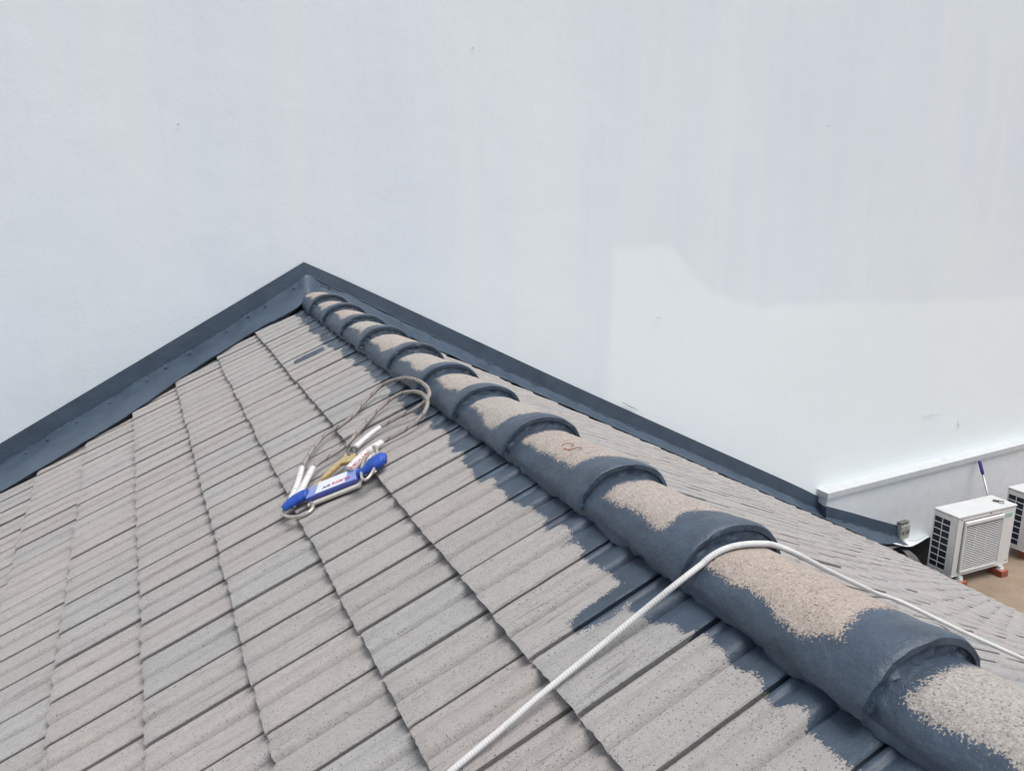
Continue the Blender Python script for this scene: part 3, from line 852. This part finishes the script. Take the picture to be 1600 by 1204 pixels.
    for fx in (0.16, ACW-0.16):
        adopt(box("foot", P((fx, ACD/2, -0.012)), (0.07, ACD+0.06, 0.022), M_CASE2, None, None, 0.004), root)
    return root
ac1 = make_ac("air_conditioner", 9.10, 6.43)
tag(ac1, "off-white outdoor air conditioner unit with its whole front grille in view beside the tiles", "air conditioner", "outdoor units on the terrace")
ac2 = make_ac("air_conditioner", 10.69, 6.55)
tag(ac2, "off-white outdoor air conditioner unit cut off by the right edge behind the nearer one", "air conditioner", "outdoor units on the terrace")
k = 0
BL = ["red brick under the near left foot of the fully visible air conditioner", "red brick under the near right foot of the fully visible air conditioner",
      "red brick under the hidden rear left foot of the fully visible air conditioner", "red brick under the hidden rear right foot of the fully visible air conditioner",
      "red brick under the near left foot of the cut off air conditioner", "red brick under the near right foot of the cut off air conditioner"]
for (ax, ay) in ((9.10, 6.43), (10.69, 6.55)):
    for (fx, fy) in ((0.16, 0.015), (ACW-0.16, 0.015), (0.16, ACD-0.02), (ACW-0.16, ACD-0.02)):
        if k >= 6: break
        bx_, by_ = ax+fx+0.015*(hsh('x', k)-.5), ay+fy+0.01*(hsh('y', k)-.5)
        bm = bmesh.new(); box_bm(bm, (0, 0, 0), (0.13, 0.20, 0.085), Matrix.Rotation(R(6*(hsh('t', k)-.5)), 3, 'Z'), 0.006)
        o = from_bm("brick", bm, M_BRICK); o.location = (bx_, by_, FLZ+0.0425)
        tag(o, BL[k], "brick", "bricks under the outdoor units")
        bm = bmesh.new(); bmesh.ops.create_cone(bm, cap_ends=True, segments=20, radius1=0.048, radius2=0.042, depth=0.026)
        o2 = from_bm("rubber_pad", bm, M_RUBBER); o2.location = (bx_, by_-0.02, FLZ+0.085+0.013)
        tag(o2, BL[k].replace("red brick under", "pale round pad under").replace("fully visible", "whole"), "pad", "pads under the outdoor units")
        k += 1
# small bracket left on the lid of the first unit
T0 = Vector((9.10+0.93, 6.43+0.15, ACZ+ACH+0.002))
br = empty("metal_clip", tuple(T0)); tag(br, "small grey metal clip lying on the air conditioner lid", "clip")
rz = Matrix.Rotation(R(-52), 3, 'Z')
adopt(box("clip_body", T0+Vector((0, 0, 0.014)), (0.13, 0.028, 0.024), M_GREYD, None, rz, 0.006), br)
adopt(box("clip_jaw", T0+rz @ Vector((0.035, -0.035, 0.012)), (0.06, 0.022, 0.022), M_STEEL, None, rz, 0.005), br)

# paint pole leaning on the ledge behind the unit
pt = onW(1530.5, 719.5, PRO+0.03)
_n = np.cross(ray(1530.5, 719.5), ray(1545, 779))
pb2 = Vector((-(_n[1]*7.2+_n[2]*(FLZ+0.012))/_n[0], 7.2, FLZ+0.012))
dirp = pt-pb2
pole = empty("roller_pole", tuple(pb2)); tag(pole, "thin pole with a dark blue grip leaning on the ledge behind the units", "pole")
gl = pt - dirp.normalized()*0.19
adopt(tube("shaft", [pb2, pb2.lerp(gl, .5), gl], 0.015, M_ALU, None, 12), pole)
adopt(tube("grip", [gl - dirp.normalized()*0.01, gl.lerp(pt, .2), gl.lerp(pt, .5), gl.lerp(pt, .9), pt], [0.020, 0.025, 0.023, 0.025, 0.018], M_BLUEGRIP, None, 14), pole)

# curled scraps of old membrane in the dark corner
def scrap(name, c, L, W, rot, seed, label, mat):
    verts, faces = [], []
    n, m = 16, 6
    for i in range(n+1):
        for j in range(m+1):
            u, v = i/n-0.5, j/m-0.5
            z = 0.07*math.cos(u*2.6) + 0.02*nz(u*3, v*3, seed) + 0.02*v
            verts.append(Matrix.Rotation(rot, 3, 'Z') @ Vector((u*L, v*W*(1+0.3*nz(u*4, 0, seed)), z)))
    for i in range(n):
        for j in range(m):
            a_ = i*(m+1)+j; faces.append((a_, a_+1, a_+m+2, a_+m+1))
    o = mesh(name, verts, faces, mat); o.location = c
    md = o.modifiers.new("t", 'SOLIDIFY'); md.thickness = 0.006
    return tag(o, label, "scrap")
M_SCRAP = mottled("old_membrane", (0.11, 0.115, 0.12), 0.7, 0.35, 9, 0.4, 30)
scrap("membrane_scrap", onZ(1421, 873, FLZ-0.02), 0.55, 0.13, R(62), 1, "curled grey strip of old membrane left of the air conditioner", M_SCRAP)
scrap("membrane_scrap", onZ(1388, 861, FLZ+0.10), 0.40, 0.12, R(20), 2, "crumpled dark membrane piece under the corner flashing", M_SCRAP)

# ------------------------------------------------------------------ white safety rope over the ridge
def build_rope():
    rr = 0.0080
    pts = [onL(560, 1330, 0.040), onL(640, 1260, 0.034), onL(705, 1204, 0.032), onL(778, 1143, 0.032), onL(850, 1081, 0.032)]
    pts += [onL(925, 1020, 0.035), onL(1000, 958, 0.046), onL(1058, 911, 0.072)]
    ex, ez = ELF[0]+0.006+rr, ELF[1]+0.008+rr
    for (px, py) in ((1098, 880), (1116, 865.5), (1136, 856), (1160, 850.5), (1188, 849), (1214, 852.5)): pts.append(on_ell(px, py, ex, ez))
    for px, py, x in ((1250, 868, 1.56), (1290, 889, 1.85), (1345, 915, 2.15), (1400, 940, 2.48)):
        pts.append(onX(px, py, x))
    for px, py in ((1500, 985), (1600, 1030), (1700, 1074)):
        v = ray(px, py); pts.append(onR(px, py, 0.03))
    e = pts[-1]; dn = Vector((1, -0.10, -TR)).normalized()
    pts += [e+dn*0.8, e+dn*1.8]
    P = catmull(pts, 14)
    # keep it lying on, never in, the tiles and caps
    out = []
    for p in P:
        q = p.copy()
        q = push_out(q, ex, ez)
        zmin = (AL+TL*q.x if q.x < RX else AR-TR*(q.x-RX)) + 0.032
        if q.x < CX-0.20 or q.x > CX+0.22: q.z = max(q.z, zmin)
        out.append(q)
    for _ in range(3):
        out = [out[0]] + [(out[i-1]+out[i]*2+out[i+1])/4 for i in range(1, len(out)-1)] + [out[-1]]
    o = tube("safety_rope", out, rr, M_ROPE, None, 14)
    return tag(o, "thick white braided rope running over the ridge and down both slopes", "rope")
build_rope()

# ------------------------------------------------------------------ shock absorbing lanyard on the left slope
H0 = 0.022
lan = empty("safety_lanyard", tuple(onL(520, 770, H0)))
tag(lan, "twin leg fall arrest lanyard with blue absorber pack and gold hook on the tiles", "lanyard")
def pL(pts, h): return [onL(x, y, H0 + (h if not isinstance(h, (list, tuple)) else h[i])) for i, (x, y) in enumerate(pts)]
# pack body
pa, pb_ = onL(481, 790, H0+0.004), onL(563, 757.5, H0+0.004)
e1 = (pb_-pa); PLN = e1.length; e1.normalize(); e3 = NL.copy(); e3 = (e3-e1*e3.dot(e1)).normalized(); e2 = e3.cross(e1).normalized()
if e2.y < 0: e2 = -e2
PF = Matrix((e1, e2, e3)).transposed()
PW, PH = 0.098, 0.034
def PK(u, v, w_): return pa + e1*u + e2*v + e3*w_
pk = empty("dummy", (0, 0, 0)); bpy.data.objects.remove(pk)
bm = bmesh.new(); box_bm(bm, PK(PLN/2, PW/2, PH*0.60), (PLN, PW, PH*0.80), PF, 0.012, 3)
pack = adopt(from_bm("absorber_pack", bm, [M_PACK, M_PACKSIDE], None, True), lan)
for f in pack.data.polygons:
    f.material_index = 0 if f.normal.dot(e3) > 0.75 else 1
def sub(o, parent_part, root):
    o.parent = parent_part
    o.matrix_parent_inverse = (Matrix.Translation(root.location) @ parent_part.matrix_parent_inverse @ Matrix.Identity(4)).inverted()
    return o
def subfix(o, part):                      # parts carry an inverse that cancels the root, so local = world
    o.parent = part; o.matrix_parent_inverse = Matrix.Identity(4); return o
mk.matrix_parent_inverse = Matrix.Identity(4)
lab = subfix(box("paper_label", PK(PLN*0.49, PW*0.52, PH*1.0+0.001), (PLN*0.56, PW*0.90, 0.003), M_WHITE, None, PF, 0.001), pack)
def text(body, size, origin, mat, part, frame, name):
    cu = bpy.data.curves.new(name, 'FONT'); cu.body = body; cu.size = size; cu.extrude = 0.0006; cu.align_x = 'LEFT'
    t = bpy.data.objects.new(name, cu); COL.objects.link(t)
    dg = bpy.context.evaluated_depsgraph_get()
    me = bpy.data.meshes.new_from_object(t.evaluated_get(dg)); bpy.data.objects.remove(t)
    M = Matrix.Translation(origin) @ frame.to_4x4()
    me.transform(M)
    o = link(name, me, mat); return subfix(o, part)
text("AIS", PW*0.27, PK(PLN*0.34, PW*0.22, PH*1.0+0.0035), M_INK, pack, PF, "printed_text")
text("RGEITE", PW*0.27, PK(PLN*0.515, PW*0.24, PH*1.0+0.0035), M_RED, pack, PF, "printed_text")
bm = bmesh.new(); box_bm(bm, PK(PLN*0.52, PW*0.46, 0.004), (PLN*1.0, PW*1.25, 0.014), PF, 0.004)
adopt(from_bm("webbing_strap", bm, M_WEB), lan)
# blue heat shrink ends
def blob(name, pts, rads, mat, flat=0.6):
    P = catmull(pts, 6); rr = np.interp(np.linspace(0, len(rads)-1, len(P)), range(len(rads)), rads)
    return adopt(tube(name, P, list(rr), mat, None, 16, flat=flat, up=NL), lan)
blob("shrink_end", [PK(0.004, PW*.5, .03), PK(-0.03, PW*.45, .030), PK(-0.07, PW*.30, .028), PK(-0.105, PW*.08, .024)], [.030, .034, .031, .020], M_SHRINK, 0.62)
blob("shrink_end", [PK(PLN-.004, PW*.5, .03), PK(PLN+0.03, PW*.5, .03), PK(PLN+.065, PW*.62, .036), PK(PLN+.105, PW*.78, .036), PK(PLN+.125, PW*.80, .03)], [.022, .026, .040, .042, .026], M_SHRINK, 0.66)
# rings (connectors) at both ends
def ring(name, c, rx, ry, ax, ay, rad, mat):
    pts = [c + ax*rx*math.cos(t) + ay*ry*math.sin(t) for t in [2*math.pi*i/28 for i in range(28)]]
    return adopt(tube(name, pts, rad, mat, None, 8, closed=True), lan)
rc = onL(583, 731, H0+0.03)
ra, rb2 = onL(588, 706, H0+0.01), onL(577, 758, H0+0.01)
axr = (ra-rb2); lr = axr.length/2; axr.normalize()
ring("carabiner", (ra+rb2)/2+NL*0.03, lr, 0.034, axr, NL.cross(axr).normalized(), 0.0065, M_STEEL)
lc = onL(463, 797, H0+0.012)
la, lb2 = onL(446, 792, H0+0.01), onL(486, 799, H0+0.01)
axl = (la-lb2); ll = axl.length/2; axl.normalize()
ring("carabiner", (la+lb2)/2+NL*0.004, ll, 0.050, axl, NL.cross(axl).normalized(), 0.0075, M_STEEL)
# rope legs: gray kernmantle with pale sleeves at the stitched eyes
leg1 = [(472, 731), (479, 716), (488, 702), (506, 681), (531, 665), (550, 650), (566, 631), (581, 616), (594, 604), (612, 594.5), (634, 590.5), (655, 595.5), (668, 606), (670.5, 617), (663, 628), (644, 641), (618, 653.5), (594, 667)]
h1 = [.03, .03, .02, .014, .012, .012, .014, .02, .03, .045, .055, .06, .06, .05, .035, .022, .016, .016]
leg2 = [(488, 732), (499, 722), (516, 712), (541, 695), (559, 675), (581, 650), (594, 637), (610, 624), (627, 614.5), (647, 611.5), (661, 616), (668, 626), (665, 640), (655, 653.5), (637, 668.5), (613, 682), (596, 691)]
h2 = [.03, .022, .016, .012, .012, .012, .014, .02, .03, .04, .045, .045, .035, .025, .018, .016, .018]
def off_cap(P): return [push_out(p, 0.172, 0.132) for p in P]
adopt(tube("rope_leg", off_cap(catmull(pL(leg1, h1), 8)), 0.0098, M_CORD, None, 10), lan)
adopt(tube("rope_leg", off_cap(catmull(pL(leg2, h2), 8)), 0.0098, M_CORD, None, 10), lan)
def sleeve(pts, hs, r0, r1):
    P = catmull(pL(pts, hs), 8); n_ = len(P)
    rr = [(r0+(r1-r0)*i/(n_-1))*(1+0.10*nz(i*0.9, r0*90, 2)) for i in range(n_)]
    return adopt(tube("rope_sleeve", P, rr, M_SLEEVE, None, 12, flat=0.8, up=NL), lan)
sleeve([(451, 789), (459, 771), (466, 752), (472, 730)], [.02, .03, .035, .03], 0.018, 0.013)
sleeve([(456, 790), (467, 772), (477, 753), (488.5, 731)], [.025, .045, .045, .03], 0.019, 0.016)
sleeve([(594, 667), (580, 677), (567, 688), (555, 699)], [.016, .018, .02, .022], 0.013, 0.016)
s4 = sleeve([(596, 691), (581, 701), (565, 714), (553, 727), (546, 734)], [.018, .03, .04, .045, .045], 0.018, 0.026)
sa, sb = onL(545.5, 733, H0+0.045+0.022), onL(565, 715, H0+0.045+0.022)
f1 = (sb-sa).normalized(); f3 = (NL-f1*NL.dot(f1)).normalized(); f2 = f3.cross(f1)
SF = Matrix((f1, f2, f3)).transposed()
text("NOLIA", 0.036, sa + f1*0.006 - f2*0.012, M_RED, s4, SF, "printed_text")
# scaffold hook: flat forged C with an eye, and its gate
def plate(name, outline, h, th, mat, root):
    pts = [onL(x, y, H0+h) for x, y in outline]
    bm = bmesh.new()
    up = [bm.verts.new(p+NL*th) for p in pts]; dn = [bm.verts.new(p) for p in pts]
    bm.faces.new(up); bm.faces.new(dn[::-1]); n_ = len(pts)
    for i in range(n_): bm.faces.new((up[i], dn[i], dn[(i+1) % n_], up[(i+1) % n_]))
    bmesh.ops.recalc_face_normals(bm, faces=bm.faces[:])
    es = [e for e in bm.edges if len(e.link_faces) == 2 and e.calc_face_angle(0) > 1.0]
    bmesh.ops.bevel(bm, geom=es, offset=0.003, segments=2, affect='EDGES')
    bmesh.ops.triangulate(bm, faces=[f for f in bm.faces if len(f.verts) > 4])
    o = from_bm(name, bm, mat); return adopt(o, root)
hook = plate("scaffold_hook", [(557, 711), (560, 715), (556, 719), (553.5, 724), (546, 726.5), (538, 727), (533, 729), (526, 736), (518, 743), (509, 750), (506, 752.5), (504, 749), (508, 745.5), (515, 739), (522, 732), (529, 725.5), (536, 720), (540, 716), (540.5, 711), (543, 710.5), (544, 715), (549, 716), (553, 712.5)], 0.022, 0.016, M_GOLD, lan)
adopt(tube("hook_arm", catmull(pL([(505, 751), (497, 757), (490, 763), (497, 765), (512, 758), (522, 753), (532, 748)], [.016, .012, .010, .010, .012, .012, .012]), 6), 0.012, M_GOLD, None, 10), lan)
adopt(tube("hook_gate", catmull(pL([(545, 727), (540, 737), (533, 743), (526, 748)], [.018, .018, .016, .014]), 6), 0.013, M_GREYD, None, 10), lan)
adopt(tube("thimble_eye", catmull(pL([(545, 712), (544.5, 705), (548, 700), (553, 700), (553.5, 706), (551, 712)], [.02]*6), 6), 0.006, M_GREYD, None, 8), lan)
ex = onL(578, 716, H0+.02)
adopt(tube("webbing_loop", catmull(pL([(573, 740), (572, 728), (576, 715), (582, 708), (586, 715), (583, 728), (584, 738)], [.03, .02, .02, .02, .02, .02, .03]), 6), 0.013, M_WEB, None, 10, flat=0.35, up=NL), lan)
